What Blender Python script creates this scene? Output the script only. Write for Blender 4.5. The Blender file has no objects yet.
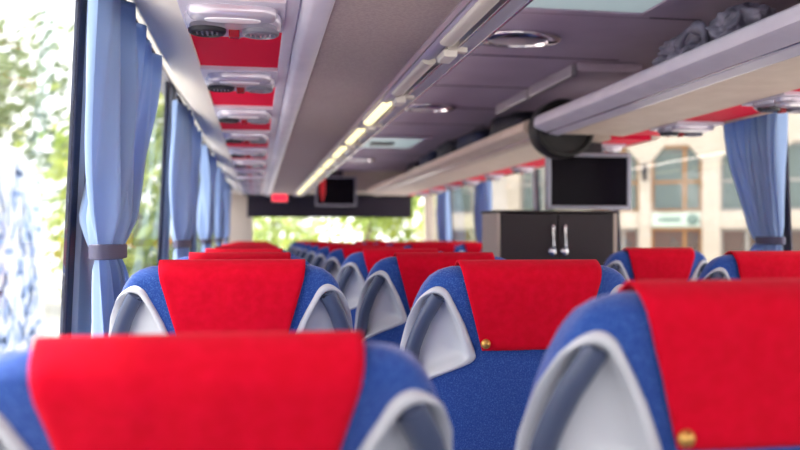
import bpy, bmesh, math, random
from mathutils import Vector, Matrix, noise
PI = math.pi
C = bpy.context.scene.collection
EYE = 1.22            # eye height above the raised bus floor
def R(a): return math.radians(a)
def srgb(r, g, b):
    def f(c):
        c /= 255.0
        return c/12.92 if c <= .04045 else ((c+.055)/1.055)**2.4
    return (f(r), f(g), f(b), 1)

# ------------------------------------------------------------------ materials
M = {}
def mat(name, col, rough=.6, metal=0, **kw):
    m = bpy.data.materials.new(name); m.use_nodes = True
    b = m.node_tree.nodes['Principled BSDF']
    b.inputs['Base Color'].default_value = col
    b.inputs['Roughness'].default_value = rough
    b.inputs['Metallic'].default_value = metal
    for k, v in kw.items():
        b.inputs[k.replace('_', ' ')].default_value = v
    M[name] = m
    return m
def nodes(m): return m.node_tree.nodes, m.node_tree.links
def speckle(name, c1, c2, scale, lo, hi, rough=.85, bump=0.0, detail=3, **kw):
    m = mat(name, c1, rough, **kw); n, l = nodes(m); b = n['Principled BSDF']
    tc = n.new('ShaderNodeTexCoord'); ns = n.new('ShaderNodeTexNoise')
    ns.inputs['Scale'].default_value = scale; ns.inputs['Detail'].default_value = detail
    cr = n.new('ShaderNodeValToRGB')
    cr.color_ramp.elements[0].position = lo; cr.color_ramp.elements[0].color = c1
    cr.color_ramp.elements[1].position = hi; cr.color_ramp.elements[1].color = c2
    l.new(tc.outputs['Object'], ns.inputs['Vector']); l.new(ns.outputs['Fac'], cr.inputs['Fac'])
    l.new(cr.outputs['Color'], b.inputs['Base Color'])
    if bump:
        bp = n.new('ShaderNodeBump'); bp.inputs['Strength'].default_value = bump
        bp.inputs['Distance'].default_value = .004
        l.new(ns.outputs['Fac'], bp.inputs['Height']); l.new(bp.outputs['Normal'], b.inputs['Normal'])
    return m
speckle('seat_blue', srgb(18, 68, 152), srgb(84, 126, 204), 420, .48, .80, .9, .5,
        Sheen_Weight=.6, Sheen_Roughness=.45, Sheen_Tint=(.75, .72, 1, 1))
speckle('cloth_red', srgb(204, 0, 34), srgb(214, 1, 42), 60, .35, .7, .9, .25, Specular_IOR_Level=.15,
        Sheen_Weight=.12, Sheen_Roughness=.4, Sheen_Tint=(1, .4, .5, 1))
mat('seat_plastic', srgb(205, 208, 216), .38)
mat('handle_slate', srgb(76, 86, 114), .4)
mat('brass', srgb(215, 165, 90), .42, .7)
mat('dark_plastic', srgb(40, 38, 44), .5)
speckle('rack_lilac', srgb(210, 203, 219), srgb(216, 209, 224), 8, .4, .6, .4)
speckle('rack_cream', srgb(214, 194, 178), srgb(222, 203, 188), 12, .35, .65, .7)
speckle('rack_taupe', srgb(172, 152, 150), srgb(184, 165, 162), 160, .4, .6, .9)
speckle('ceiling_purple', srgb(184, 167, 190), srgb(191, 175, 197), 5, .35, .65, .75)
mat('rack_white', srgb(238, 229, 218), .55)
mat('ceiling_seam', srgb(70, 60, 76), .8)
mat('red_panel', srgb(238, 0, 62), .7, Specular_IOR_Level=.15)
mat('chrome', srgb(225, 222, 228), .14, 1)
mat('satin_metal', srgb(198, 194, 204), .34, .75)
mat('rail_alu', srgb(205, 203, 212), .5, .3)
mat('unit_grey', srgb(205, 198, 212), .22, .35)
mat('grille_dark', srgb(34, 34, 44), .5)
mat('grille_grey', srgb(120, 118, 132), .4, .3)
mat('lens_red', srgb(150, 10, 30), .25)
mat('lens_clear', srgb(235, 232, 238), .12)
mat('wall_grey', srgb(190, 190, 200), .6)
mat('pillar_grey', srgb(176, 184, 202), .5)
mat('gasket', srgb(44, 44, 66), .45)
speckle('carpet', srgb(52, 54, 74), srgb(74, 76, 98), 90, .4, .6, .95)
mat('cabinet_dark', srgb(54, 46, 50), .45, Specular_IOR_Level=.2)
mat('cabinet_side', srgb(186, 170, 158), .5)
mat('screen', srgb(16, 10, 20), .25, Specular_IOR_Level=.06)
mat('bezel', srgb(150, 150, 164), .35, .3)
mat('black', srgb(20, 18, 20), .55)
mat('visor', srgb(40, 32, 50), .7)
mat('front_panel', srgb(206, 192, 180), .65)
speckle('bag_black', srgb(26, 26, 36), srgb(48, 48, 66), 30, .4, .6, .6)
speckle('bag_navy', srgb(26, 32, 60), srgb(44, 52, 88), 30, .4, .6, .65)
speckle('jacket', srgb(84, 82, 102), srgb(140, 136, 158), 9, .4, .62, .45)
speckle('asphalt', srgb(176, 172, 168), srgb(196, 192, 186), 3, .4, .6, .9)
speckle('facade', srgb(178, 169, 156), srgb(186, 177, 165), .8, .4, .6, .85)
mat('facade_glass', srgb(92, 106, 104), .12)
mat('shop_dark', srgb(84, 68, 62), .4)
mat('wood_frame', srgb(150, 108, 66), .6)
mat('grey_frame', srgb(146, 144, 140), .6)
mat('sign_teal', srgb(176, 194, 184), .5)
mat('logo_teal', srgb(84, 112, 106), .5)
mat('coach_white', srgb(206, 210, 218), .3)
mat('coach_blue', srgb(120, 150, 208), .4)
mat('bark', srgb(110, 96, 84), .9)
mat('car_white', srgb(236, 238, 240), .25)
mat('car_silver', srgb(180, 186, 192), .25, .3)
mat('tyre', srgb(30, 30, 32), .8)
mat('skin_dark', srgb(30, 28, 30), .6)
def leafmat(name, c1, c2):
    m = speckle(name, c1, c2, .9, .35, .65, .6); n, l = nodes(m)
    b = n['Principled BSDF']; tr = n.new('ShaderNodeBsdfTranslucent'); mx = n.new('ShaderNodeMixShader')
    cr = [x for x in n if x.type == 'VALTORGB'][0]
    l.new(cr.outputs['Color'], tr.inputs['Color'])
    mx.inputs[0].default_value = .45
    l.new(b.outputs[0], mx.inputs[1]); l.new(tr.outputs[0], mx.inputs[2])
    l.new(mx.outputs[0], n['Material Output'].inputs['Surface'])
leafmat('leaf_green', srgb(116, 140, 58), srgb(186, 196, 104))
leafmat('leaf_grey', srgb(96, 112, 78), srgb(150, 162, 118))
def curtainmat():
    m = mat('curtain_blue', srgb(160, 188, 230), .8, Sheen_Weight=.3); n, l = nodes(m)
    b = n['Principled BSDF']; tr = n.new('ShaderNodeBsdfTranslucent'); mx = n.new('ShaderNodeMixShader')
    tr.inputs['Color'].default_value = srgb(162, 190, 236); mx.inputs[0].default_value = .3
    l.new(b.outputs[0], mx.inputs[1]); l.new(tr.outputs[0], mx.inputs[2])
    l.new(mx.outputs[0], n['Material Output'].inputs['Surface'])
curtainmat()
mat('curtain_tie', srgb(86, 84, 110), .55)
def glassmat(name, tint, k0, k1):
    m = bpy.data.materials.new(name); m.use_nodes = True; M[name] = m
    n, l = nodes(m); n.remove(n['Principled BSDF'])
    tr = n.new('ShaderNodeBsdfTransparent'); tr.inputs['Color'].default_value = tint
    gl = n.new('ShaderNodeBsdfGlossy'); gl.inputs['Roughness'].default_value = .02
    lw = n.new('ShaderNodeLayerWeight'); lw.inputs['Blend'].default_value = .5
    p = n.new('ShaderNodeMath'); p.operation = 'POWER'; p.inputs[1].default_value = 5
    q = n.new('ShaderNodeMath'); q.operation = 'MULTIPLY_ADD'; q.inputs[1].default_value = k1; q.inputs[2].default_value = k0
    mx = n.new('ShaderNodeMixShader')
    l.new(lw.outputs['Facing'], p.inputs[0]); l.new(p.outputs[0], q.inputs[0]); l.new(q.outputs[0], mx.inputs[0])
    l.new(tr.outputs[0], mx.inputs[1]); l.new(gl.outputs[0], mx.inputs[2])
    l.new(mx.outputs[0], n['Material Output'].inputs['Surface'])
glassmat('window_glass', (.96, .97, .98, 1), .02, .5)
glassmat('tinted_glass', (.80, .80, .80, 1), .02, .5)
glassmat('tinted_glass_left', (.87, .88, .88, 1), .02, .5)
def frosted(name, col, f):
    m = bpy.data.materials.new(name); m.use_nodes = True; M[name] = m
    n, l = nodes(m); b = n['Principled BSDF']; b.inputs['Base Color'].default_value = col
    b.inputs['Roughness'].default_value = .3
    tr = n.new('ShaderNodeBsdfTranslucent'); tr.inputs['Color'].default_value = col
    mx = n.new('ShaderNodeMixShader'); mx.inputs[0].default_value = f
    l.new(b.outputs[0], mx.inputs[1]); l.new(tr.outputs[0], mx.inputs[2])
    l.new(mx.outputs[0], n['Material Output'].inputs['Surface'])
frosted('hatch_pane', (.38, .43, .45, 1), .5)
frosted('strip_cover', srgb(196, 186, 214), .3)
def emit(name, col, s):
    m = mat(name, col, .5); b = m.node_tree.nodes['Principled BSDF']
    b.inputs['Emission Color'].default_value = col; b.inputs['Emission Strength'].default_value = s
emit('tube_lit', (1, .90, .48, 1), .55)
emit('added_tube_glow', (1, .88, .78, 1), 6.0)  # glow of the added, unseen tube that brightens the ceiling
mat('tube_off', srgb(214, 206, 196), .3)
emit('sign_red', (.9, .02, .05, 1), .7)
mat('ribbon_red', srgb(214, 20, 36), .6)

# ------------------------------------------------------------------ mesh helpers
def finish(name, bm, m, parent=None, smooth=False, angle=None):
    bmesh.ops.recalc_face_normals(bm, faces=bm.faces)
    me = bpy.data.meshes.new(name); bm.to_mesh(me); bm.free()
    mats = m if isinstance(m, (list, tuple)) else [m]
    for x in mats: me.materials.append(M[x])
    if smooth:
        for p in me.polygons: p.use_smooth = True
        if angle: me.set_sharp_from_angle(angle=R(angle))
    o = bpy.data.objects.new(name, me); C.objects.link(o)
    if parent is not None: o.parent = parent
    return o
def box(bm, x0, x1, y0, y1, z0, z1, bev=0, mi=0):
    g = bmesh.ops.create_cube(bm, size=1); vs = g['verts']
    for v in vs:
        v.co = Vector(((x0+x1)/2+v.co.x*(x1-x0), (y0+y1)/2+v.co.y*(y1-y0), (z0+z1)/2+v.co.z*(z1-z0)))
    fs = set(f for v in vs for f in v.link_faces)
    for f in fs: f.material_index = mi
    if bev:
        es = list(set(e for v in vs for e in v.link_edges))
        bmesh.ops.bevel(bm, geom=es, offset=bev, segments=2, affect='EDGES', profile=.5)
    return vs
def tube(bm, pts, r, n=10, mi=0, flat=(1, 1), cap=True, up=Vector((0, 0, 1))):
    pts = [Vector(p) for p in pts]; rings = []
    rr = r if isinstance(r, (list, tuple)) else [r]*len(pts)
    for i, p in enumerate(pts):
        d = (pts[min(i+1, len(pts)-1)]-pts[max(i-1, 0)]).normalized()
        a = d.cross(up)
        if a.length < 1e-4: a = d.cross(Vector((1, 0, 0)))
        a.normalize(); b = a.cross(d).normalized()
        rings.append([bm.verts.new(p+a*math.cos(2*PI*k/n)*rr[i]*flat[0]+b*math.sin(2*PI*k/n)*rr[i]*flat[1]) for k in range(n)])
    for i in range(len(pts)-1):
        for k in range(n):
            f = bm.faces.new((rings[i][k], rings[i][(k+1) % n], rings[i+1][(k+1) % n], rings[i+1][k])); f.material_index = mi
    if cap:
        for q in (rings[0], rings[-1]): f = bm.faces.new(q); f.material_index = mi
def lathe(bm, prof, c, axis='z', n=24, sx=1, sy=1, mi=0):
    """prof: list of (r, h); closed with caps where r is 0"""
    rings = []
    for r, h in prof:
        ring = []
        for k in range(n):
            a = 2*PI*k/n; x, y = r*math.cos(a)*sx, r*math.sin(a)*sy
            p = {'z': (x, y, h), 'y': (x, h, y), 'x': (h, x, y)}[axis]
            ring.append(bm.verts.new(Vector(c)+Vector(p)))
        rings.append(ring)
    for i in range(len(rings)-1):
        for k in range(n):
            f = bm.faces.new((rings[i][k], rings[i][(k+1) % n], rings[i+1][(k+1) % n], rings[i+1][k])); f.material_index = mi
    for q in (rings[0], rings[-1]):
        f = bm.faces.new(q); f.material_index = mi
def extrude_y(bm, poly, y0, y1, mi=0, ny=1):
    """closed (x, z) profile swept along the bus"""
    rings = [[bm.verts.new((x, y0+(y1-y0)*j/ny, z)) for x, z in poly] for j in range(ny+1)]
    n = len(poly)
    for j in range(ny):
        for k in range(n):
            f = bm.faces.new((rings[j][k], rings[j][(k+1) % n], rings[j+1][(k+1) % n], rings[j+1][k])); f.material_index = mi
    for q in (rings[0], rings[-1]): f = bm.faces.new(q); f.material_index = mi
def empty(name, loc, rz=0):
    o = bpy.data.objects.new(name, None); C.objects.link(o); o.location = loc; o.rotation_euler = (0, 0, rz)
    o.empty_display_size = .1
    return o
def tag(o, label, cat, group=None):
    o['label'] = label; o['category'] = cat
    if group: o['group'] = group
    return o
def struct(o, label=None):
    o['kind'] = 'structure'
    if label: o['label'] = label
    return o
def kids(o): return [c for c in bpy.data.objects if c.parent == o]
def copy_tree(o, parent=None):
    c = o.copy(); C.objects.link(c)
    if parent is not None: c.parent = parent
    for ch in kids(o): copy_tree(ch, c)
    return c
ORD = ['nearest', 'second', 'third', 'fourth', 'fifth', 'sixth', 'seventh', 'eighth', 'ninth', 'tenth', 'eleventh', 'twelfth', 'thirteenth', 'fourteenth']
def interp(tab, x):
    if x <= tab[0][0]: return tab[0][1]
    for (a, b), (c, d) in zip(tab, tab[1:]):
        if x <= c: return b+(d-b)*(x-a)/(c-a)
    return tab[-1][1]

# ------------------------------------------------------------------ bus shell
XL, XR = -.41, 2.28          # inner faces of the side walls at eye height
Y0, Y1 = -1.5, 10.9
CEIL = EYE+.80
LEAN = .045
def lean(bm, s):
    for v in bm.verts: v.co.x += -s*LEAN*(v.co.z-EYE)      # s=-1 left wall, +1 right wall
SILL, HEAD = .74, 1.90
def side_wall(name, s):
    X = XL if s < 0 else XR
    a, b = (X-.07, X) if s < 0 else (X, X+.07)
    bm = bmesh.new()
    box(bm, a, b, Y0, Y1, -.02, SILL, .004); box(bm, a, b, Y0, Y1, HEAD, CEIL+.05, .004)
    lean(bm, s); struct(finish(name, bm, 'wall_grey'))
side_wall('wall_left', -1); side_wall('wall_right', 1)
PL = [-1.38, .23, 2.03, 3.83, 5.63, 7.43, 9.23]
PR = [-1.40, .05, 1.65, 3.32, 5.05, 6.55, 8.10, 9.65]
nt = nw = 1
for s, P in ((-1, PL), (1, PR)):
    X = XL if s < 0 else XR
    for y in P:
        bm = bmesh.new()
        i0, i1 = (X-.024, X+.010) if s < 0 else (X-.010, X+.024)
        box(bm, i0, i1, y, y+(.17 if s < 0 else .06), SILL-.02, HEAD+.02, .012)
        lean(bm, s); t = struct(finish('trim_%d' % nt, bm, 'pillar_grey', smooth=True, angle=40)); nt += 1
        bm = bmesh.new()
        i0, i1 = (X-.018, X-.004) if s < 0 else (X+.004, X+.018)
        ya, yb = (y-.065, y) if s < 0 else (y, y+.16)
        if s > 0: ya, yb = y-.05, y
        box(bm, i0, i1, ya, yb, SILL, HEAD, .006)
        lean(bm, s); finish('rubber_seal', bm, 'gasket', t)
    ys = [Y0]+P+[Y1]
    for a, b in zip(ys, ys[1:]):
        a2 = a+(.17 if s < 0 else .06) if a != Y0 else a
        b2 = b-.065 if s < 0 else b-.05
        if b == Y1: b2 = b
        if b2-a2 < .1: continue
        bm = bmesh.new()
        if s < 0: box(bm, X-.014, X-.008, a2, b2, SILL, HEAD)
        else: box(bm, X+.008, X+.014, a2, b2, SILL, HEAD)
        lean(bm, s); struct(finish('window_%d' % nw, bm, 'tinted_glass' if s > 0 else 'tinted_glass_left')); nw += 1
bm = bmesh.new(); box(bm, XL-.1, XR+.1, Y0, Y1, -.06, 0); struct(finish('floor', bm, 'carpet'))
# ceiling with two openings for the roof hatches
HX0, HX1 = .72, 1.36
HY = [(1.80, 2.76), (6.55, 7.35)]
bm = bmesh.new()
box(bm, XL-.1, HX0, Y0, Y1, CEIL, CEIL+.05); box(bm, HX1, XR+.1, Y0, Y1, CEIL, CEIL+.05)
yy = [Y0]+[v for h in HY for v in h]+[Y1]
for i in range(0, len(yy), 2): box(bm, HX0, HX1, yy[i], yy[i+1], CEIL, CEIL+.05)
for y in (2.84, 3.55, 4.30, 5.05, 5.8, 8.1, 9.0): box(bm, .50, 1.62, y-.004, y+.004, CEIL-.003, CEIL+.01, mi=1)
for x in (1.385,): box(bm, x-.004, x+.004, Y0+.1, 2.83, CEIL-.003, CEIL+.01, mi=1)
struct(finish('ceiling', bm, ['ceiling_purple', 'ceiling_seam']))
# rear wall behind the viewer with its window
bm = bmesh.new()
box(bm, XL-.05, XR+.05, Y0-.06, Y0, -.02, .95); box(bm, XL-.05, XR+.05, Y0-.06, Y0, 1.86, CEIL+.05)
for x0, x1 in ((XL-.05, XL+.12), (XR-.12, XR+.05)): box(bm, x0, x1, Y0-.06, Y0, .95, 1.86)
struct(finish('wall_rear', bm, 'wall_grey'))
bm = bmesh.new(); box(bm, XL+.12, XR-.12, Y0-.035, Y0-.028, .95, 1.86); struct(finish('window_%d' % nw, bm, 'window_glass')); nw += 1
# front: bulkhead panel above, dashboard wall below, corner posts, windscreen
bm = bmesh.new()
box(bm, XL-.05, XR+.05, 10.15, Y1+.06, 1.76, CEIL+.05, .02)
box(bm, XL-.05, XR+.05, Y1-.02, Y1+.06, -.9, .62)
for x0, x1 in ((XL-.05, XL+.36), (XR-.07, XR+.05)): box(bm, x0, x1, Y1-.06, Y1+.06, .6, 1.78, .02)
struct(finish('wall_front', bm, 'front_panel'))
bm = bmesh.new(); box(bm, XL+.36, XR-.07, Y1+.02, Y1+.03, .62, 1.77); struct(finish('window_%d' % nw, bm, 'window_glass')); nw += 1

# ------------------------------------------------------------------ luggage racks
Z5 = EYE+.50
def rack_pieces(s, x_of, y0, y1, root):
    """x_of maps the left-hand profile to the wanted side"""
    def prof(pts): return [(x_of(x), EYE+z) for x, z in pts]
    bm = bmesh.new()      # outer cove towards the windows
    extrude_y(bm, prof([(-.165, .497), (-.19, .500), (-.285, .560), (-.30, .585), (-.385, .70), (-.385, .74), (-.16, .53)]), y0, y1)
    finish('window_cove', bm, 'rack_cream' if s > 0 else 'rack_white', root, True, 30)
    bm = bmesh.new()
    extrude_y(bm, prof([(-.166, .505), (.061, .505), (.061, .53), (-.166, .53)]), y0, y1); finish('service_strip', bm, 'red_panel', root)
    bm = bmesh.new()      # rounded lilac band beside the red strip
    if s > 0:
        extrude_y(bm, prof([(.061, .500), (.068, .497), (.162, .502), (.162, .53), (.061, .53)]), y0, y1); finish('shelf_edge', bm, 'rack_cream', root)
        bm = bmesh.new()
    pts = [(.061, .52), (.061, .500), (.066, .497), (.090, .499), (.094, .506), (.098, .498), (.105, .488), (.118, .482), (.142, .482), (.156, .488), (.163, .497), (.163, .53), (.061, .53)]
    if s < 0: extrude_y(bm, prof(pts), y0, y1); finish('cover_band', bm, 'rack_lilac', root, True, 40)
    bm = bmesh.new()
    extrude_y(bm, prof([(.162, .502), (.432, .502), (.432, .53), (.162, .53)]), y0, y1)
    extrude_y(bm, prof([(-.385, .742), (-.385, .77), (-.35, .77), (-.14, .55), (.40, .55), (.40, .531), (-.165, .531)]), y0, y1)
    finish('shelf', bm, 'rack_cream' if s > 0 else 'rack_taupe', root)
    return prof
YS = -1.4; YE = 10.14
left = empty('luggage_rack', (0, 0, 0))
tag(left, 'long overhead luggage rack above the left seats, with a lit glass strip along its edge', 'luggage rack', 'luggage racks')
prof = rack_pieces(-1, lambda x: x, YS, YE, left)
# the lip: open channel with a clear cover, lamp tubes, clips and a double hand rail
bm = bmesh.new()
extrude_y(bm, prof([(.428, .497), (.436, .490), (.442, .492), (.446, .506), (.486, .522), (.520, .528), (.520, .560), (.400, .560), (.400, .531), (.428, .531)]), YS, YE)
finish('rack_lip', bm, 'satin_metal', left, True, 35)
bm = bmesh.new()
extrude_y(bm, prof([(.444, .497), (.450, .487), (.466, .484), (.482, .490), (.490, .502), (.486, .504), (.479, .494), (.466, .489), (.452, .492), (.448, .500)]), YS, YE)
finish('strip_cover', bm, 'strip_cover', left, True, 60)
CL = [y for y in [-.87, -.12, .63, 1.38, 2.13, 2.88, 3.63, 4.38, 5.13, 5.88, 6.63, 7.38, 8.13, 8.88, 9.63]]
for y in CL:
    lit = y > 2.5
    if y+.72 < YE:
        bm = bmesh.new(); tube(bm, [(.468, y+.11, EYE+.483), (.468, y+.64, EYE+.483)], .020, 12, flat=(1, .55))
        finish('lamp_tube', bm, 'tube_lit' if lit else 'tube_off', left, True, 50)
    bm = bmesh.new(); box(bm, .474, .510, y-.045, y+.045, EYE+.462, EYE+.482, .004)
    box(bm, .49, .545, y-.016, y+.016, EYE+.482, EYE+.53, .004)
    finish('clip', bm, 'rack_white', left)
for k, x in enumerate((.519, .561)):
    bm = bmesh.new(); tube(bm, [(x, YS, EYE+.494-.003*k), (x, YE, EYE+.494-.003*k)], .0045, 8)
    finish('hand_rail', bm, 'chrome', left, True, 50)
bm = bmesh.new()
extrude_y(bm, prof([(.522, .496), (.557, .493), (.559, .502), (.545, .530), (.522, .530)]), YS, YE); finish('rail_plate', bm, 'rail_alu', left)

# unseen warm tube added on the rack behind its lip to brighten the ceiling
bm = bmesh.new(); tube(bm, [(.455, YS+.1, EYE+.572), (.455, YE-.1, EYE+.572)], .012, 8); finish('added_light_tube', bm, 'added_tube_glow', left, True, 50)
MIR = lambda x: 1.87-x
def right_rack(y0, y1, label):
    r = empty('luggage_rack', (0, 0, 0)); tag(r, label, 'luggage rack', 'luggage racks')
    prof = rack_pieces(1, MIR, y0, y1, r)
    bm = bmesh.new()
    pts = [(.400, .531), (.400, .503), (.403, .497), (.410, .494), (.455, .503), (.462, .511), (.470, .509), (.520, .528), (.532, .540), (.534, .560), (.527, .580), (.510, .592), (.480, .592), (.455, .575), (.43, .551)]
    extrude_y(bm, prof(pts), y0, y1); finish('rack_lip', bm, 'rack_lilac' if y0 < 0 else 'rack_cream', r, True, 30)
    bm = bmesh.new(); tube(bm, [(MIR(.464), y0, EYE+.511), (MIR(.464), y1, EYE+.511)], .0045, 8); finish('chrome_strip', bm, 'chrome', r, True, 50)
    bm = bmesh.new(); tube(bm, [(MIR(.405), y0, EYE+.499), (MIR(.405), y1, EYE+.499)], .004, 8); finish('chrome_strip', bm, 'chrome', r, True, 50)
    y = y0+.1; 
    while y+.6 < y1:
        bm = bmesh.new(); box(bm, 1.60, 1.625, y, y+.62, EYE+.655, EYE+.685, .006)
        box(bm, 1.606, 1.619, y+.02, y+.05, EYE+.54, EYE+.66); box(bm, 1.606, 1.619, y+.57, y+.60, EYE+.54, EYE+.66)
        finish('shelf_rail', bm, 'satin_metal', r); y += .68
    return r
rn = right_rack(YS, 3.90, 'near part of the overhead luggage rack above the right windows, with a rounded lilac edge')
rf = right_rack(4.06, YE, 'far overhead rack on the right, beyond the black curved end piece, carrying dark bags')

# overhead service units
def service_unit():
    r = empty('service_unit', (0, 0, 0))
    def pill(w, l, e, n=40): return [(w*math.copysign(abs(math.cos(2*PI*k/n))**(2/e), math.cos(2*PI*k/n)), l*math.copysign(abs(math.sin(2*PI*k/n))**(2/e), math.sin(2*PI*k/n))) for k in range(n)]
    bm = bmesh.new(); box(bm, -.114, .114, -.13, .13, -.010, .006, .003); finish('base_plate', bm, 'rack_lilac', r)
    def dome(w, l, e, zs, name, m, cy=0):
        bm = bmesh.new(); rings = []
        for sc, z in zs: rings.append([bm.verts.new((x*sc, y*sc+cy, z)) for x, y in pill(w, l, e)])
        for a, b in zip(rings, rings[1:]):
            for k in range(len(a)): bm.faces.new((a[k], a[(k+1) % len(a)], b[(k+1) % len(b)], b[k]))
        bm.faces.new(rings[0]); bm.faces.new(rings[-1])
        return finish(name, bm, m, r, True, 45)
    dome(.108, .085, 3.2, [(1, -.009), (1, -.020), (.97, -.028), (.90, -.032), (.85, -.030)], 'housing', 'unit_grey', .022)
    dome(.096, .045, 3.0, [(1, -.009), (1, -.022), (.95, -.029), (.85, -.032), (.4, -.033)], 'reading_light', 'unit_grey', -.060)
    dome(.062, .020, 2.4, [(1, -.030), (.96, -.035), (.7, -.036)], 'lens', 'lens_clear', -.060)
    for s in (-1, 1):
        bm = bmesh.new(); lathe(bm, [(.043, -.028), (.042, -.038), (.037, -.042), (.033, -.034), (0.0005, -.034)], (s*.060, .040, 0), n=28, sy=.85)
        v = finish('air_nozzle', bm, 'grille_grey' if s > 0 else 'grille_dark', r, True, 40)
        bm = bmesh.new()
        for k in range(-2, 3):
            q = math.sqrt(max(0, .028**2-(k*.011)**2))*.85
            box(bm, s*.060+k*.011-.002, s*.060+k*.011+.002, (.040-q), .040+q, -.040, -.033)
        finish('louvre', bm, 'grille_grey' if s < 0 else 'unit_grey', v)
    bm = bmesh.new(); box(bm, -.012, .012, .036, .060, -.046, -.028, .002); finish('call_button', bm, 'lens_red', r)
    bm = bmesh.new(); box(bm, -.013, .013, .082, .112, -.034, -.020, .003); finish('catch', bm, 'grille_grey', r)
    return r
su = service_unit(); first = True
ys = [1.90+.748*k for k in range(11)]
for i, y in enumerate([1.90-.748]+ys):
    o = su if first else copy_tree(su); first = False
    o.location = (-.052, y, EYE+.502)
    tag(o, 'silver oval vent in the left red strip, ' + ('above the camera, before the first in view' if i == 0 else '%s in view from the camera' % ORD[i-1]), 'air vent unit', 'overhead vent units')
yr = [2.75, 3.50, 4.35, 5.1, 5.85, 6.6, 7.35, 8.1, 8.85, 9.6]
for i, y in enumerate(yr):
    o = copy_tree(su); o.location = (1.922, y, EYE+.502)
    if i > 1: o.scale = (.62, .62, 1)
    tag(o, 'silver air vent unit in the red strip above the right windows, %s from the camera' % ORD[i], 'air vent unit', 'overhead vent units')

# roof hatches, ceiling lamps, ceiling console
for i, (a, b) in enumerate(HY):
    h = empty('roof_hatch', ((HX0+HX1)/2, (a+b)/2, CEIL)); w, l = (HX1-HX0)/2, (b-a)/2
    tag(h, ['pale glazed roof hatch nearest the camera, at the top of the photo', 'small pale roof hatch far down the ceiling'][i], 'roof hatch', 'roof hatches')
    bm = bmesh.new()
    for x0, x1, y0, y1 in ((-w-.03, -w+.02, -l-.03, l+.03), (w-.02, w+.03, -l-.03, l+.03), (-w+.02, w-.02, -l-.03, -l+.02), (-w+.02, w-.02, l-.02, l+.03)):
        box(bm, x0, x1, y0, y1, -.018, -.001, .004)
    finish('frame', bm, 'ceiling_purple', h)
    bm = bmesh.new(); box(bm, -w+.021, w-.021, -l+.021, l-.021, -.014, -.004); finish('pane', bm, 'hatch_pane', h)
    if i:
        bm = bmesh.new(); box(bm, -.10, .10, -.09, .09, -.03, .003, .01); finish('handle', bm, 'dark_plastic', h)
for i, y in enumerate((3.20, 5.0, 8.5)):
    h = empty('ceiling_lamp', (1.03, y, CEIL)); r_ = .175
    tag(h, 'round chrome ceiling lamp, %s from the camera' % ORD[i], 'ceiling lamp', 'round ceiling lamps')
    bm = bmesh.new(); lathe(bm, [(r_, -.0005), (r_+.004, -.010), (r_-.008, -.022), (r_-.05, -.024), (r_-.055, -.010)], (0, 0, 0), n=48, sy=.66); finish('rim', bm, 'chrome', h, True, 60)
    bm = bmesh.new(); lathe(bm, [(r_-.054, -.012), (r_-.06, -.018), (r_-.09, -.022), (.001, -.024)], (0, 0, 0), n=40, sy=.66); finish('diffuser', bm, 'satin_metal', h, True, 60)
con = empty('ceiling_console', (1.57, 4.32, CEIL)); tag(con, 'long low console on the ceiling beside the far right rack, with a metal edge bar', 'ceiling console')
bm = bmesh.new(); box(bm, -.13, .20, -.72, .48, -.045, -.001, .012); finish('panel', bm, 'ceiling_purple', con)
for a, b in ((-.72, -.12), (-.08, .48)):
    bm = bmesh.new(); box(bm, -.160, -.131, a, b, -.070, -.015, .005); finish('edge_bar', bm, 'satin_metal', con)

# ------------------------------------------------------------------ seats
TOP = 1.157
WT = [(0, .166), (.006, .190), (.02, .210), (.04, .225), (.07, .238), (.11, .249), (.17, .258), (.26, .263), (.40, .258), (.56, .248), (.76, .235)]
DT = [(0, .040), (.06, .050), (.15, .070), (.25, .082), (.5, .080), (.76, .070)]
NT = [(0, 4.2), (.05, 3.6), (.12, 3.0), (.25, 2.7), (.76, 3.0)]
def ring(s):
    w, d, n = interp(WT, s), interp(DT, s), interp(NT, s)
    q = min(s, .04)/.04
    yc = .046+s*.135+(d-.044)
    d = d*max(.22, math.sqrt(max(0, 1-(1-q)**2)))
    return w, d, n, yc
def surf(phi, s, off=0.0):
    def p(phi, s):
        w, d, n, yc = ring(s); c, q = math.cos(R(phi)), math.sin(R(phi))
        return Vector((w*math.copysign(abs(c)**(2/n), c), yc+d*math.copysign(abs(q)**(2/n), q), TOP-s))
    a = p(phi, s)
    if off:
        e = p(phi+.8, s)-p(phi-.8, s); f = p(phi, s+.004)-p(phi, max(0, s-.004))
        nrm = e.cross(f).normalized()
        if nrm.dot(a-Vector((0, ring(s)[3], a.z))) < 0: nrm = -nrm
        a = a+nrm*off
    return a
def catmull(pts, per=6):
    out = []; n = len(pts)
    for i in range(n):
        p0, p1, p2, p3 = (Vector(pts[(i+k-1) % n]) for k in range(4))
        for j in range(per):
            t = j/per
            out.append(.5*((2*p1)+(p2-p0)*t+(2*p0-5*p1+4*p2-p3)*t*t+(3*p1-p0-3*p2+p3)*t**3))
    return out
K = 400.0     # degrees per metre so that phi and s share a scale
WING = [(190, .088), (197, .064), (207, .050), (219, .046), (230, .058), (239, .092), (245, .137), (249, .178), (248, .196), (240, .211), (222, .234), (198, .266), (186, .274), (180, .250), (180, .180), (184, .120)]
WB = catmull([(a/K, s) for a, s in WING]); WC = sum(WB, Vector((0, 0)))/len(WB)
def inside(p, poly):
    r = False; n = len(poly)
    for i in range(n):
        a, b = poly[i], poly[i-1]
        if (a.y > p.y) != (b.y > p.y) and p.x < (b.x-a.x)*(p.y-a.y)/(b.y-a.y)+a.x: r = not r
    return r
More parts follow.
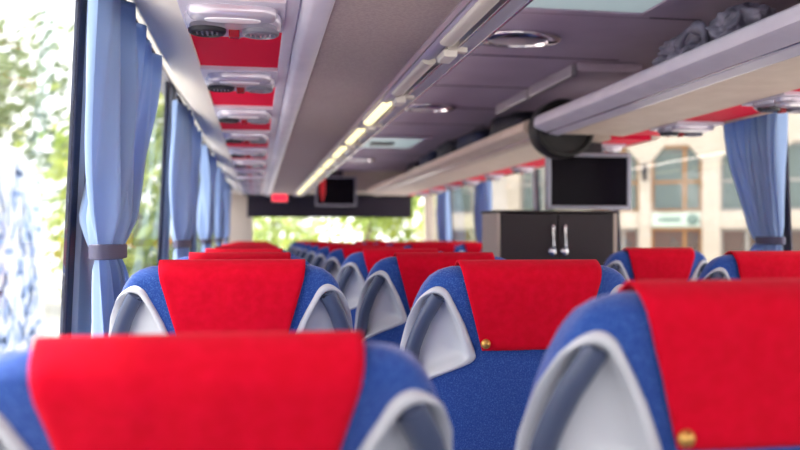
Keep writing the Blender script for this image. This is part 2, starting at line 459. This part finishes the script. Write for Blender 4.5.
def coach_seat():
    root = empty('coach_seat', (0, 0, 0))
    bm = bmesh.new(); NP = 128
    S = [0, .003, .008, .014, .02, .028, .036]+[.045+.012*i for i in range(24)]+[.335+.045*i for i in range(10)]
    rows = [[bm.verts.new(surf(360*k/NP, s)) for k in range(NP)] for s in S]
    hole = [WC+(p-WC)*.985 for p in WB]
    for i in range(len(S)-1):
        for k in range(NP):
            ph, s = 360*(k+.5)/NP, (S[i]+S[i+1])/2
            if inside(Vector((ph/K, s)), hole) or inside(Vector(((540-ph)/K, s)), hole): continue
            bm.faces.new((rows[i][k], rows[i][(k+1) % NP], rows[i+1][(k+1) % NP], rows[i+1][k]))
    bm.faces.new(rows[0]); bm.faces.new(rows[-1])
    finish('backrest', bm, 'seat_blue', root, True, 60)
    # grey side shells with grab handles let into the rear corners
    for sg in (-1, 1):
        def fx(v): return Vector((v.x*(1 if sg < 0 else -1), v.y, v.z))
        bm = bmesh.new(); rings = []
        for sc, off in ((1.05, -.004), (1.05, .002), (1.02, .007), (.955, .0085), (.925, .006), (.895, -.002), (.84, -.018), (.66, -.028), (.40, -.030), (.15, -.031)):
            rings.append([bm.verts.new(fx(surf((WC+(p-WC)*sc).x*K, (WC+(p-WC)*sc).y, off))) for p in WB])
        for a, b in zip(rings, rings[1:]):
            for k in range(len(a)): bm.faces.new((a[k], a[(k+1) % len(a)], b[(k+1) % len(b)], b[k]))
        bm.faces.new(rings[-1])
        sh = finish('side_shell', bm, 'seat_plastic', root, True, 60)
        bm = bmesh.new()
        path = catmull([(221/K, .070), (215/K, .090), (207/K, .130), (201/K, .170), (198/K, .210), (196/K, .246)], 5)[:26]
        pts = [fx(surf(p.x*K, p.y, -.004)) for p in path]
        tube(bm, pts, [.011]+[.0185]*(len(pts)-2)+[.012], 12, flat=(1, .75), up=Vector((-sg*.5, -.8, 0)))
        finish('grab_handle', bm, 'handle_slate', sh, True, 60)
    # red headrest cover folded over the top
    bm = bmesh.new(); NX = 30; rows = []; off = .005
    path = [('b', .176-.176*i/22) for i in range(22)]+[('t', a) for a in (0, .25, .5, .75, 1)]+[('f', .01+.15*i/12) for i in range(13)]
    for kind, v in path:
        row = []
        for j in range(NX+1):
            a = -1+2*j/NX
            s = 0 if kind == 't' else v
            hw = interp([(0, .153), (.02, .151), (.176, .107)], s)
            w, d, n, yc = ring(s); x = a*hw
            h = d*(1-min(.999, abs(x/w))**n)**(1/n)
            wr = .0022*noise.noise(Vector((x*16, s*14, 2.0)))+.0016*noise.noise(Vector((x*40, s*22, 7)))
            if kind == 'b': y = yc-h-off+wr-.004*min(1, s/.1)
            elif kind == 'f': y = yc+h+off
            else: y = yc-h-off+(2*h+2*off)*v
            z = TOP-s+(off if kind == 't' or s < .03 else off*.3)+(.004*math.sin(v*PI) if kind == 't' else 0)
            row.append(bm.verts.new((x, y, z)))
        rows.append(row)
    for a, b in zip(rows, rows[1:]):
        for j in range(NX): bm.faces.new((a[j], a[j+1], b[j+1], b[j]))
    cv = finish('headrest_cover', bm, 'cloth_red', root, True)
    md = cv.modifiers.new('thickness', 'SOLIDIFY'); md.thickness = .004; md.offset = 1
    for sg in (-1, 1):
        s = .160; w, d, n, yc = ring(s); x = sg*.101
        y = yc-d*(1-abs(x/w)**n)**(1/n)-off-.006
        bm = bmesh.new(); lathe(bm, [(.0090, .0), (.0105, -.003), (.009, -.007), (.004, -.010), (.0003, -.0105)], (x, y-.002, TOP-s), axis='y', n=16)
        finish('button', bm, 'brass', cv, True, 70)
    # cushion, arm rests and base
    bm = bmesh.new(); box(bm, -.225, .225, .12, .60, .36, .47, .035); finish('cushion', bm, 'seat_blue', root, True, 50)
    for sg in (-1, 1):
        bm = bmesh.new(); box(bm, sg*.238-.022, sg*.238+.022, .10, .46, .60, .635, .012); finish('armrest', bm, 'dark_plastic', root, True, 50)
    bm = bmesh.new(); box(bm, -.20, .20, .16, .54, .28, .365, .01); box(bm, -.05, .05, .22, .48, .02, .29, .006); box(bm, -.17, .17, .2, .5, 0, .03, .004)
    finish('base', bm, 'dark_plastic', root)
    return root
seat = coach_seat(); used = False
def place(x, y, label, group, rec=0):
    global used
    o = seat if not used else copy_tree(seat); used = True
    o.location = (x, y, 0); tag(o, label, 'seat', group)
    return o
def recline(o, deg):
    piv = Vector((0, .14, .46)); rm = Matrix.Rotation(R(deg), 3, 'X')
    for c in kids(o):
        if c.name.split('.')[0] in ('backrest', 'side_shell', 'headrest_cover'):
            c.rotation_euler = (R(deg), 0, 0); c.location = piv-rm@piv
seats_to_recline = []
LY = [.945, 1.775, 2.56, 3.36, 4.16, 4.96, 5.76, 6.56, 7.36, 8.16]
for i, y in enumerate(LY):
    o = place(-.050, y, 'blue coach seat with red cover, %s from the camera in the left row' % ORD[i] + (', tilted back' if i == 0 else ''), 'seats in the left row')
    if i == 0: seats_to_recline.append((o, 14))
RY = [.838, 1.651, 2.452, 3.252, 4.052, 4.852, 5.652, 6.452, 7.252, 8.052, 8.852]
for i, y in enumerate(RY):
    place(.567, y, 'red-covered blue coach seat, %s from the camera in the middle row' % ORD[i], 'seats in the middle row')
for i, y in enumerate((2.506, 3.306)):
    place(1.709, y, 'red-topped blue coach seat by the right windows, ' + ('under the blue curtain' if i == 0 else 'just behind the dark cabinet'), 'seats by the right windows')
for i, y in enumerate((5.6, 6.4, 7.2, 8.0, 8.8)):
    place(1.20, y, 'far red-topped seat left of the cabinet, %s along the far aisle row' % ORD[i].replace('nearest', 'first'), 'far seats on the right side')
    place(1.78, y, 'far red-topped seat hidden beyond the cabinet, %s of its window row' % ORD[i].replace('nearest', 'first'), 'far seats on the right side')
for o, d in seats_to_recline: recline(o, d)

# ------------------------------------------------------------------ curtains
def curtain(s, yp, dirn, w_top, w_tie, w_bot, ztop, ztie, zbot, label, folds=6, seed=0, lag=0):
    """hung from the rail beside pillar yp, gathered by a tie band"""
    X = (XL+.075) if s < 0 else (XR-.075)
    rnd = random.Random(seed); ph = rnd.random()*6
    root = empty('curtain', (X, yp, zbot)); tag(root, label, 'curtain', 'tied blue curtains')
    bm = bmesh.new(); NU, NV = 72, 60; rows = []
    for j in range(NV+1):
        z = ztop+(zbot-ztop)*j/NV
        if z > ztie:
            t = (ztop-z)/(ztop-ztie); w = w_top+(w_tie-w_top)*(t**1.5*.55+.45*t*t*(3-2*t))
            amp = .030+.014*t
            if t > .88: amp *= 1-.5*(t-.88)/.12
        else:
            t = (ztie-z)/(ztie-zbot); w = w_tie+(w_bot-w_tie)*min(1, t*1.7)**.8; amp = .018+.012*t
            if t < .1: amp *= .5+5*t
        row = []
        for i in range(NU+1):
            u = i/NU
            uu = u+.030*math.sin(4*u*PI+ph+z*2.1)
            y = yp+dirn*(w*uu+lag*max(0, 1-abs(z-ztie)/.4)*0)
            f = math.sin(2*PI*folds*u+ph+.9*math.sin(3*z+ph))+.45*math.sin(2*PI*folds*2.3*u+1.7*ph-5.0*z)
            x = amp*f*(.75+.5*noise.noise(Vector((u*4, z*2, seed))))
            row.append(bm.verts.new((x, y-yp, z-zbot)))
        rows.append(row)
    for a, b in zip(rows, rows[1:]):
        for i in range(NU): bm.faces.new((a[i], a[i+1], b[i+1], b[i]))
    cl = finish('cloth', bm, 'curtain_blue', root, True)
    md = cl.modifiers.new('thickness', 'SOLIDIFY'); md.thickness = .002
    bm = bmesh.new(); n = 28; R0 = []
    for h, o_ in ((-.017, 0), (-.015, .004), (.015, .004), (.017, 0), (.015, -.002), (-.015, -.002)):
        R0.append([bm.verts.new(((.033+o_)*math.cos(2*PI*k/n), dirn*(w_tie/2)+(w_tie/2+.012+o_)*math.sin(2*PI*k/n), ztie-zbot+h)) for k in range(n)])
    for a, b in zip(R0, R0[1:]+R0[:1]):
        for k in range(n): bm.faces.new((a[k], a[(k+1) % n], b[(k+1) % n], b[k]))
    finish('tie_band', bm, 'curtain_tie', root, True, 50)
    bm = bmesh.new(); tube(bm, [(0, -.01*dirn, ztop-zbot+.008), (0, dirn*(w_top+.03), ztop-zbot+.008)], .007, 8); finish('rail', bm, 'dark_plastic', root, True, 50)
ZT = EYE+.59
for i, y in enumerate(PL[2:]):
    names = ['nearest left curtain, large pale blue cloth filling the side of the first pillar', 'second pale blue curtain along the left windows', 'third pale blue curtain along the left windows', 'fourth pale blue curtain along the left windows', 'farthest pale blue curtain along the left windows']
    curtain(-1, y-.15, 1, [1.0, 1.2, 1.1, 1.0, .9][i], [.21, .42, .42, .42, .4][i], [.5, .5, .5, .5, .5][i], ZT, EYE-.035, SILL+.02, names[i], 5 if i == 0 else 6, 11+i)
curtain(1, 3.215, 1, .42, .16, .30, EYE+.585, EYE-.02, SILL+.02, 'blue curtain tied at the nearest right pillar, wide at the top', 7, 31)
for i, (y, l) in enumerate(((7.70, 'blue curtain in the far right windows, just above the cabinet edge'), (9.45, 'last blue curtain at the front of the right windows'))):
    curtain(1, y, 1, .55, .40, .45, EYE+.585, EYE-.1, SILL+.02, l, 6, 41+i)

# ------------------------------------------------------------------ cabinet, screens, black end piece
cab = empty('cabinet', (1.50, 4.14, 0)); tag(cab, 'dark brown double-door galley cabinet with two silver handles beside the aisle', 'cabinet')
bm = bmesh.new(); box(bm, -.32, -.30, -.135, .14, 0, 1.338, .002); box(bm, .30, .32, -.135, .14, 0, 1.338, .002); finish('side_panel', bm, 'cabinet_side', cab)
bm = bmesh.new(); box(bm, -.30, .30, -.12, .14, 0, 1.330); finish('body', bm, 'cabinet_dark', cab)
bm = bmesh.new(); box(bm, -.325, .325, -.142, .145, 1.338, 1.350, .003); finish('top', bm, 'cabinet_dark', cab)
for sg in (-1, 1):
    bm = bmesh.new(); box(bm, *(sorted((sg*.003, sg*.298))), -.140, -.121, .05, 1.332, .003); d = finish('door', bm, 'cabinet_dark', cab)
    bm = bmesh.new(); x = sg*.032
    tube(bm, [(x, -.141, 1.275), (x, -.160, 1.272), (x, -.164, 1.262), (x, -.164, 1.17), (x, -.160, 1.158), (x, -.141, 1.155)], .0075, 8)
    lathe(bm, [(.018, -.141), (.020, -.148), (.012, -.154), (.001, -.155)], (x, 0, 1.142), axis='y', n=16)
    finish('handle', bm, 'chrome', d, True, 50)
def screen(loc, w, h, label, hang, tilt=0):
    r = empty('monitor', loc); tag(r, label, 'screen', 'hanging screens'); b = .022
    bm = bmesh.new()
    for q in ((-w/2, w/2, h/2-b, h/2), (-w/2, w/2, -h/2, -h/2+b), (-w/2, -w/2+b, -h/2+b, h/2-b), (w/2-b, w/2, -h/2+b, h/2-b)):
        box(bm, q[0], q[1], -.025, .02, q[2], q[3], .005)
    finish('bezel', bm, 'bezel', r)
    bm = bmesh.new(); box(bm, -w/2+b, w/2-b, -.016, -.008, -h/2+b, h/2-b); finish('panel', bm, 'screen', r)
    bm = bmesh.new(); box(bm, -w/2+.01, w/2-.01, .018, .045, -h/2+.01, h/2-.01, .01); finish('back_shell', bm, 'dark_plastic', r)
    bm = bmesh.new(); box(bm, -.09, .09, .024, .044, h/2-.02, h/2+hang, .004); finish('bracket', bm, 'dark_plastic', r)
    r.rotation_euler = (R(tilt), 0, 0)
screen((1.726, 4.16, EYE+.289), .466, .300, 'flat black screen in a grey frame hanging above the dark cabinet', .082)
screen((.945, 10.08, EYE+.545), .50, .36, 'black screen hanging at the front of the bus, right of a red pennant', .11)
e = empty('rack_end', (1.505, 3.95, EYE+.535)); tag(e, 'black curved end piece wrapped round the end of the near right rack', 'rack end')
bm = bmesh.new(); n = 48
outer = []; 
def ell(a, b, k): return (a*math.cos(2*PI*k/n), b*math.sin(2*PI*k/n))
L = []
for sc, y in ((.80, -.030), (.86, -.045), (.96, -.045), (1, -.030), (1, .065), (.96, .08), (.3, .08)):
    L.append([bm.verts.new((ell(.158, .146, k)[0]*sc, y, ell(.158, .146, k)[1]*sc)) for k in range(n)])
for a, b in zip(L, L[1:]):
    for k in range(n): bm.faces.new((a[k], a[(k+1) % n], b[(k+1) % n], b[k]))
bm.faces.new(L[-1]); finish('rim', bm, 'black', e, True, 40)
bm = bmesh.new(); lathe(bm, [(.128, -.026), (.128, -.018), (.001, -.018)], (0, 0, 0), axis='y', n=40, sy=.92); finish('inner_plate', bm, 'black', e)

# front visor, sign, pennant
bm = bmesh.new(); extrude_y(bm, [(-.12, EYE+.532), (1.97, EYE+.532), (1.97, EYE+.236), (-.12, EYE+.236)], 10.55, 10.57)
v = finish('sun_visor', bm, 'visor'); tag(v, 'wide dark roller sun blind across the top of the windscreen', 'sun blind')
bm = bmesh.new(); tube(bm, [(-.14, 10.545, EYE+.515), (1.99, 10.545, EYE+.515)], .02, 12); finish('roller', bm, 'dark_plastic', v, True, 50)
s_ = empty('warning_sign', (.27, 10.14, EYE+.44+.02)); tag(s_, 'small red lit sign on the front panel left of the front screen', 'sign')
bm = bmesh.new(); box(bm, -.10, .10, -.02, .008, -.05, .055, .006); finish('housing', bm, 'front_panel', s_)
bm = bmesh.new(); box(bm, -.088, .088, -.027, -.019, -.038, .045, .003); finish('lens', bm, 'sign_red', s_)
pn = empty('pennant', (.775, 9.96, EYE+.50)); tag(pn, 'small red pennant hanging in front of the far screen', 'pennant')
bm = bmesh.new(); rows = []
for j in range(13):
    z = .26-.36*j/12; w = .034*(1 if j < 9 else 1-.9*(j-8)/4)
    rows.append([bm.verts.new((a*w, .008*math.sin(3*a+j*.5), z)) for a in (-1, -.6, -.2, .2, .6, 1)])
for a, b in zip(rows, rows[1:]):
    for k in range(5): bm.faces.new((a[k], a[k+1], b[k+1], b[k]))
c = finish('cloth', bm, 'ribbon_red', pn, True); md = c.modifiers.new('thickness', 'SOLIDIFY'); md.thickness = .003
bm = bmesh.new(); tube(bm, [(0, 0, .25), (0, 0, .302)], .003, 6); finish('cord', bm, 'ribbon_red', pn)

# ------------------------------------------------------------------ luggage on the right rack
def bag(name, x, y, z, sx, sy, sz, m, label, seed, cat='bag', strap=True):
    r = empty(name, (x, y, z)); tag(r, label, cat, 'bags on the far right rack')
    bm = bmesh.new(); bmesh.ops.create_cube(bm, size=1)
    bmesh.ops.subdivide_edges(bm, edges=bm.edges[:], cuts=7, use_grid_fill=True)
    for v in bm.verts:
        p = v.co*2; q = Vector([math.copysign(abs(c)**1.0, c) for c in p])
        l = (abs(q.x)**4+abs(q.y)**4+abs(q.z)**4)**.25; q = q/l*max(abs(p.x), abs(p.y), abs(p.z))
        k = 1+.16*noise.noise(q*1.6+Vector((seed*3.1, 0, seed)))
        v.co = Vector((q.x*sx/2*k, q.y*sy/2*k, max(0, (q.z*k+1)*sz/2)))
    finish('body', bm, m, r, True)
    if strap:
        bm = bmesh.new(); tube(bm, [(-.02, -sy*.28, sz*.93), (-.03, -sy*.22, sz*1.03), (-.03, 0, sz*1.10), (-.03, sy*.22, sz*1.03), (-.02, sy*.28, sz*.93)], .009, 6, flat=(1.4, .5)); finish('strap', bm, 'grille_grey', r, True)
SH = EYE+.551
bag('duffel_bag', 1.66, 5.15, SH, .28, .62, .22, 'bag_black', 'black soft bag on the far right rack, nearest of the row', 1)
bag('duffel_bag', 1.64, 5.95, SH, .28, .66, .225, 'bag_navy', 'dark navy bag on the far right rack, second of the row', 2)
bag('rucksack', 1.64, 6.75, SH, .28, .55, .23, 'bag_black', 'black rucksack on the far right rack, third of the row', 3, 'rucksack')
bag('duffel_bag', 1.64, 7.45, SH, .28, .6, .22, 'bag_navy', 'navy bag on the far right rack, farthest but one', 4)
bag('suitcase', 1.64, 8.2, SH, .28, .55, .20, 'bag_black', 'black bag at the far end of the right rack', 5, 'suitcase')
# crumpled jacket
j_ = empty('jacket', (1.53, 2.56, EYE+.592)); tag(j_, 'crumpled dark grey jacket thrown on the near right luggage rack', 'jacket')
def lump(name, c, sx, sy, sz, seed, parent):
    bm = bmesh.new(); bmesh.ops.create_icosphere(bm, subdivisions=5, radius=1)
    for v in bm.verts:
        p = v.co.copy(); a = 1-abs(noise.noise(p*1.7+Vector((seed, 0, 0))))*1.5; b = 1-abs(noise.noise(p*3.6+Vector((0, seed, 3))))*1.6
        k = .62+.30*a+.16*b
        v.co = Vector((c[0]+p.x*sx*k, c[1]+p.y*sy*k, max(-.034, c[2]+p.z*sz*k)))
    return finish(name, bm, 'jacket', parent, True)
lump('body', (-.03, .09, .035), .12, .22, .085, 3.3, j_)
lump('sleeve', (-.03, -.17, .045), .10, .15, .085, 8.1, j_)
bm = bmesh.new(); pts = [(-.12, -.03+.085*math.cos(a), .04+.05*math.sin(a)) for a in [PI*2*k/18 for k in range(15)]]
tube(bm, pts, [.014+.006*math.sin(k*1.3) for k in range(15)], 10, flat=(1, 1.3)); finish('hood', bm, 'jacket', j_, True)

# ------------------------------------------------------------------ outside
GZ = -1.10
bm = bmesh.new(); box(bm, -90, 90, -60, 110, GZ-.1, GZ); struct(finish('ground', bm, 'asphalt'))
# white building on the right; local frame u (right), v (away), z above eye
ang = R(29.65)
bl = empty('building', (30*math.sin(ang), 30*math.cos(ang), GZ), -ang); tag(bl, 'cream stone building with chamfered arch windows and a shopfront beyond the right windows', 'building')
H0 = EYE-GZ           # eye height above the street
ops = [(-8.9, -7.6), (-6.2, -4.9), (-3.6, -2.0), (-1.6, .07), (.64, 1.94), (2.42, 3.96), (4.6, 6.1), (6.7, 8.2)]
bm = bmesh.new(); U0, U1 = -9.8, 10; zl0, zl1, zu0, zu1 = H0-.95, H0+.27, H0+.85, H0+3.12
us = [U0]+[v for o in ops for v in o]+[U1]
for i in range(0, len(us), 2): box(bm, us[i], us[i+1], 0, .45, 0, 11)
for a, b in ops:
    box(bm, a, b, .05, .45, zl1, zu0); box(bm, a, b, .05, .45, 0, zl0); box(bm, a, b, .0, .45, zu1, 11)
    for sg, e_ in ((1, a), (-1, b)):      # chamfered top corners
        vs = [bm.verts.new((e_+sg*q, y, zu1-r_)) for y in (0.0, .45) for q, r_ in ((0, 0), (.45, 0), (0, .55))]
        for f in ((0, 1, 2), (3, 5, 4), (0, 3, 4, 1), (1, 4, 5, 2), (2, 5, 3, 0)): bm.faces.new([vs[q] for q in f])
box(bm, U0, U1, .45, 6, 0, 11)
finish('wall', bm, 'facade', bl)
for i, (a, b) in enumerate(ops):
    for k, (z0, z1, fm) in enumerate(((zu0, zu1, 'wood_frame' if i in (3, 2) else 'grey_frame'), (zl0, zl1, 'wood_frame' if i == 3 else 'grey_frame'))):
        bm = bmesh.new(); t = .09
        box(bm, a, a+t, .25, .33, z0, z1); box(bm, b-t, b, .25, .33, z0, z1); box(bm, a+t, b-t, .25, .33, z1-t, z1); box(bm, a+t, b-t, .25, .33, z0, z0+t)
        xm = a+(b-a)*.66; box(bm, xm-.06, xm+.06, .25, .33, z0+t, z1-t)
        if k == 0: box(bm, a+t, b-t, .25, .33, z0+(z1-z0)*.45-.05, z0+(z1-z0)*.45+.05)
        f = finish('window_frame', bm, fm, bl)
        bm = bmesh.new(); box(bm, a+t, b-t, .285, .295, z0+t, z1-t); finish('pane', bm, 'facade_glass' if k == 0 else 'shop_dark', f)
sg_ = empty('shop_sign', (0, 0, 0)); tag(sg_, 'pale green shop sign board with a round teal emblem, on the building outside', 'sign')
sg_.matrix_world = bl.matrix_basis @ Matrix.Translation((-.78, -.045, H0+.56))
bm = bmesh.new(); box(bm, -.78, .78, -.04, .04, -.24, .24, .015); finish('board', bm, 'sign_teal', sg_)
bm = bmesh.new(); lathe(bm, [(.20, -.041), (.20, -.055), (.001, -.056)], (.55, 0, 0), axis='y', n=24); finish('emblem', bm, 'logo_teal', sg_)
bm = bmesh.new(); box(bm, -.6, .15, -.05, -.041, -.05, .05); finish('lettering_band', bm, 'logo_teal', sg_)
wl = empty('wall_lamp', (0, 0, 0)); tag(wl, 'dark wall lantern on the building pier left of the arch window', 'lamp')
wl.matrix_world = bl.matrix_basis @ Matrix.Translation((-1.80, -.02, H0+2.2))
bm = bmesh.new(); box(bm, -.05, .05, -.16, .019, -.03, .03); finish('arm', bm, 'dark_plastic', wl)
bm = bmesh.new(); lathe(bm, [(.03, .30), (.11, .24), (.11, .20), (.08, -.24), (.03, -.30)], (0, -.16, 0), n=8); finish('lantern', bm, 'dark_plastic', wl)
# trees
def tree(x, y, h, cr, leaves, label, seed, m='leaf_green', low=.25, size=.2):
    rnd = random.Random(seed); r = empty('tree', (x, y, GZ)); tag(r, label, 'tree', 'trees outside the windows')
    bm = bmesh.new(); tube(bm, [(0, 0, 0), (.05, 0, h*.25), (-.05, .05, h*.55), (0, 0, h*.85)], [.22, .17, .11, .03], 8)
    tips = []
    for k in range(12):
        a = rnd.random()*2*PI; z0 = h*(low+.5*rnd.random()*(1-low)); q = cr*(.5+.5*rnd.random())
        p = Vector((math.cos(a)*q, math.sin(a)*q, min(h, z0+q*.6*rnd.random()+.2)))
        tube(bm, [(0, 0, z0), p*.5+Vector((0, 0, z0*.5+.1)), p], [.06, .04, .015], 5); tips.append(p)
    finish('trunk', bm, 'bark', r, True, 60)
    bm = bmesh.new()
    cl = tips+[Vector((rnd.uniform(-1, 1)*cr*.7, rnd.uniform(-1, 1)*cr*.7, h*(low+(1-low)*rnd.random()))) for _ in range(16)]
    for k in range(leaves):
        c = cl[k % len(cl)]; sp = cr*.30
        p = c+Vector((rnd.gauss(0, sp), rnd.gauss(0, sp), rnd.gauss(0, sp*.7)))
        p.z = max(.3, p.z)
        n = Vector((rnd.gauss(0, 1), rnd.gauss(0, 1), rnd.gauss(0, 1))).normalized(); u = n.orthogonal().normalized(); v = n.cross(u)
        s = size*(.5+rnd.random())
        q = [p+u*s, p+v*s*.45+n*s*.12, p-u*s, p-v*s*.45+n*s*.12]
        bm.faces.new([bm.verts.new(t) for t in q])
    finish('foliage', bm, m, r)
tree(-8.6, 18.5, 8.5, 2.6, 2600, 'leafy grey-green tree outside the nearest left window', 1, 'leaf_grey', .35, .16)
tree(-9.5, 29, 9, 3.2, 2600, 'leafy tree farther along outside the left windows', 2, 'leaf_grey', .35, .2)
tree(-3.4, 24.5, 6.5, 2.2, 2200, 'green tree beyond the second left window', 3, 'leaf_green', .15)
tree(-2.2, 32, 6.5, 2.2, 2400, 'leftmost green tree through the windscreen', 4, 'leaf_green', .12)
tree(0.8, 41.5, 7, 2.4, 2400, 'bushy green tree in the middle of the windscreen view', 5, 'leaf_green', .12)
tree(4.6, 34.5, 6.5, 1.8, 2000, 'yellow-green tree right of the middle of the windscreen view', 6, 'leaf_green', .15)
tree(10, 40, 6.5, 2.2, 2000, 'green tree in front of the far end of the building', 7, 'leaf_green', .2)
# parked coach on the left, patterned with small blue dashes
pc = empty('parked_coach', (-4.5, 8.2, GZ)); tag(pc, 'white parked coach with small blue dash pattern outside the nearest left window', 'coach')
bm = bmesh.new(); P = []
prof_ = [(-5.5, .35), (-5.5, 3.2), (-5.2, 3.55), (4.3, 3.55), (4.9, 3.40), (5.25, 3.0), (5.45, 2.2), (5.5, 1.0), (5.4, .35)]
for x in (-1.25, -1.17, 1.17, 1.25):
    k = .06 if abs(x) > 1.2 else 0
    P.append([bm.verts.new((x, y*(1-k*.2), z if z < .5 else z-k)) for y, z in prof_])
for a, b in zip(P, P[1:]):
    for k in range(len(a)): bm.faces.new((a[k], a[(k+1) % len(a)], b[(k+1) % len(b)], b[k]))
bm.faces.new(P[0]); bm.faces.new(P[-1]); finish('body', bm, 'coach_white', pc, True, 30)
bm = bmesh.new(); rnd = random.Random(5)
for k in range(420):
    y, z = rnd.uniform(-4.8, 5.1), rnd.uniform(.6, 3.2)
    if y > 4.4 and z > 2.9: continue
    a = rnd.choice((0, PI/2, PI/4, -PI/4)); l, w = .17, .038
    d = Vector((0, math.cos(a), math.sin(a))); q = Vector((0, -math.sin(a), math.cos(a)))
    c = Vector((1.253, y, z))
    v = [bm.verts.new(c+d*i*l+q*j_2*w+Vector((t, 0, 0))) for t in (-.004, .003) for i, j_2 in ((-1, -1), (1, -1), (1, 1), (-1, 1))]
    for f in ((0, 1, 2, 3), (4, 5, 6, 7), (0, 1, 5, 4), (1, 2, 6, 5), (2, 3, 7, 6), (3, 0, 4, 7)): bm.faces.new([v[t] for t in f])
pt = finish('dash_pattern', bm, 'coach_blue', pc)
for y in (-3.4, 3.2):
    for x in (-1.08, 1.08):
        bm = bmesh.new(); lathe(bm, [(.30, -.14), (.48, -.14), (.5, -.10), (.5, .10), (.48, .14), (.30, .14)], (x, y, .5), axis='x', n=28); finish('wheel', bm, 'tyre', pc, True, 40)
# cars ahead
def car(x, y, rz, m, label):
    r = empty('car', (x, y, GZ), rz); tag(r, label, 'car', 'cars ahead of the bus')
    bm = bmesh.new(); pr = [(-2.1, .35), (-2.15, .8), (-1.9, .98), (-1.2, 1.05), (-.6, 1.5), (.9, 1.52), (1.6, 1.0), (2.1, .9), (2.15, .35)]
    P = [[bm.verts.new((x, y, z)) for y, z in pr] for x in (-.86, .86)]
    P = [[bm.verts.new((x*(1 if z < 1.1 else .8), y, z)) for y, z in pr] for x in (-.86, .86)]
    bmesh.ops.delete(bm, geom=[v for v in bm.verts if not v.link_faces and v not in P[0] and v not in P[1]], context='VERTS')
    for k in range(len(pr)): bm.faces.new((P[0][k], P[0][(k+1) % len(pr)], P[1][(k+1) % len(pr)], P[1][k]))
    bm.faces.new(P[0]); bm.faces.new(P[1]); finish('body', bm, m, r)
    for yy_ in (-1.35, 1.3):
        for xx in (-.78, .78):
            bm = bmesh.new(); lathe(bm, [(.18, -.1), (.32, -.1), (.33, .1), (.18, .1)], (xx, yy_, .33), axis='x', n=20); finish('wheel', bm, 'tyre', r, True, 40)
    for z0, z1, y0, y1 in ((1.08, 1.42, -1.0, -.72),):
        bm = bmesh.new(); 
        v = [bm.verts.new(p) for p in ((-.66, -1.14, 1.12), (.66, -1.14, 1.12), (.62, -.68, 1.46), (-.62, -.68, 1.46))]; bm.faces.new(v); 
        g = bmesh.ops.extrude_face_region(bm, geom=bm.faces[:]); 
        for q in [e for e in g['geom'] if isinstance(e, bmesh.types.BMVert)]: q.co += Vector((0, -.03, .02))
        finish('rear_window', bm, 'facade_glass', r)
car(3.4, 24, .05, 'car_white', 'white car ahead of the bus, right of the middle')
car(6.2, 22.5, -.1, 'car_silver', 'silver car ahead of the bus, at the right')

# ------------------------------------------------------------------ light, camera
w = bpy.data.worlds.new('World'); bpy.context.scene.world = w; w.use_nodes = True
n, l = w.node_tree.nodes, w.node_tree.links
bg = n['Background']; bg.inputs['Color'].default_value = (1.0, .985, .97, 1); bg.inputs['Strength'].default_value = 1.6
sd = bpy.data.lights.new('sun', 'SUN'); sd.energy = 6.0; sd.angle = R(8); sd.color = (1, .95, .88)
so = bpy.data.objects.new('sun', sd); C.objects.link(so); so.rotation_euler = Vector((-math.cos(R(66))*.85, math.cos(R(66))*.53, math.sin(R(66)))).to_track_quat('Z', 'Y').to_euler()
cd = bpy.data.cameras.new('camera'); co = bpy.data.objects.new('camera', cd); C.objects.link(co)
co.location = (0, 0, EYE); co.rotation_euler = (R(90), 0, -math.atan(143/830))
cd.sensor_fit = 'HORIZONTAL'; cd.sensor_width = 36; cd.lens = 830*36/800; cd.shift_y = 11/800
cd.clip_start = .05; cd.clip_end = 400
cd.dof.use_dof = True; cd.dof.focus_distance = 1.85; cd.dof.aperture_fstop = 2.6
sc = bpy.context.scene; sc.camera = co
sc.view_settings.view_transform = 'Standard'; sc.view_settings.look = 'None'
sc.view_settings.gamma = 1; sc.view_settings.use_curve_mapping = False
sc.view_settings.exposure = 1.32
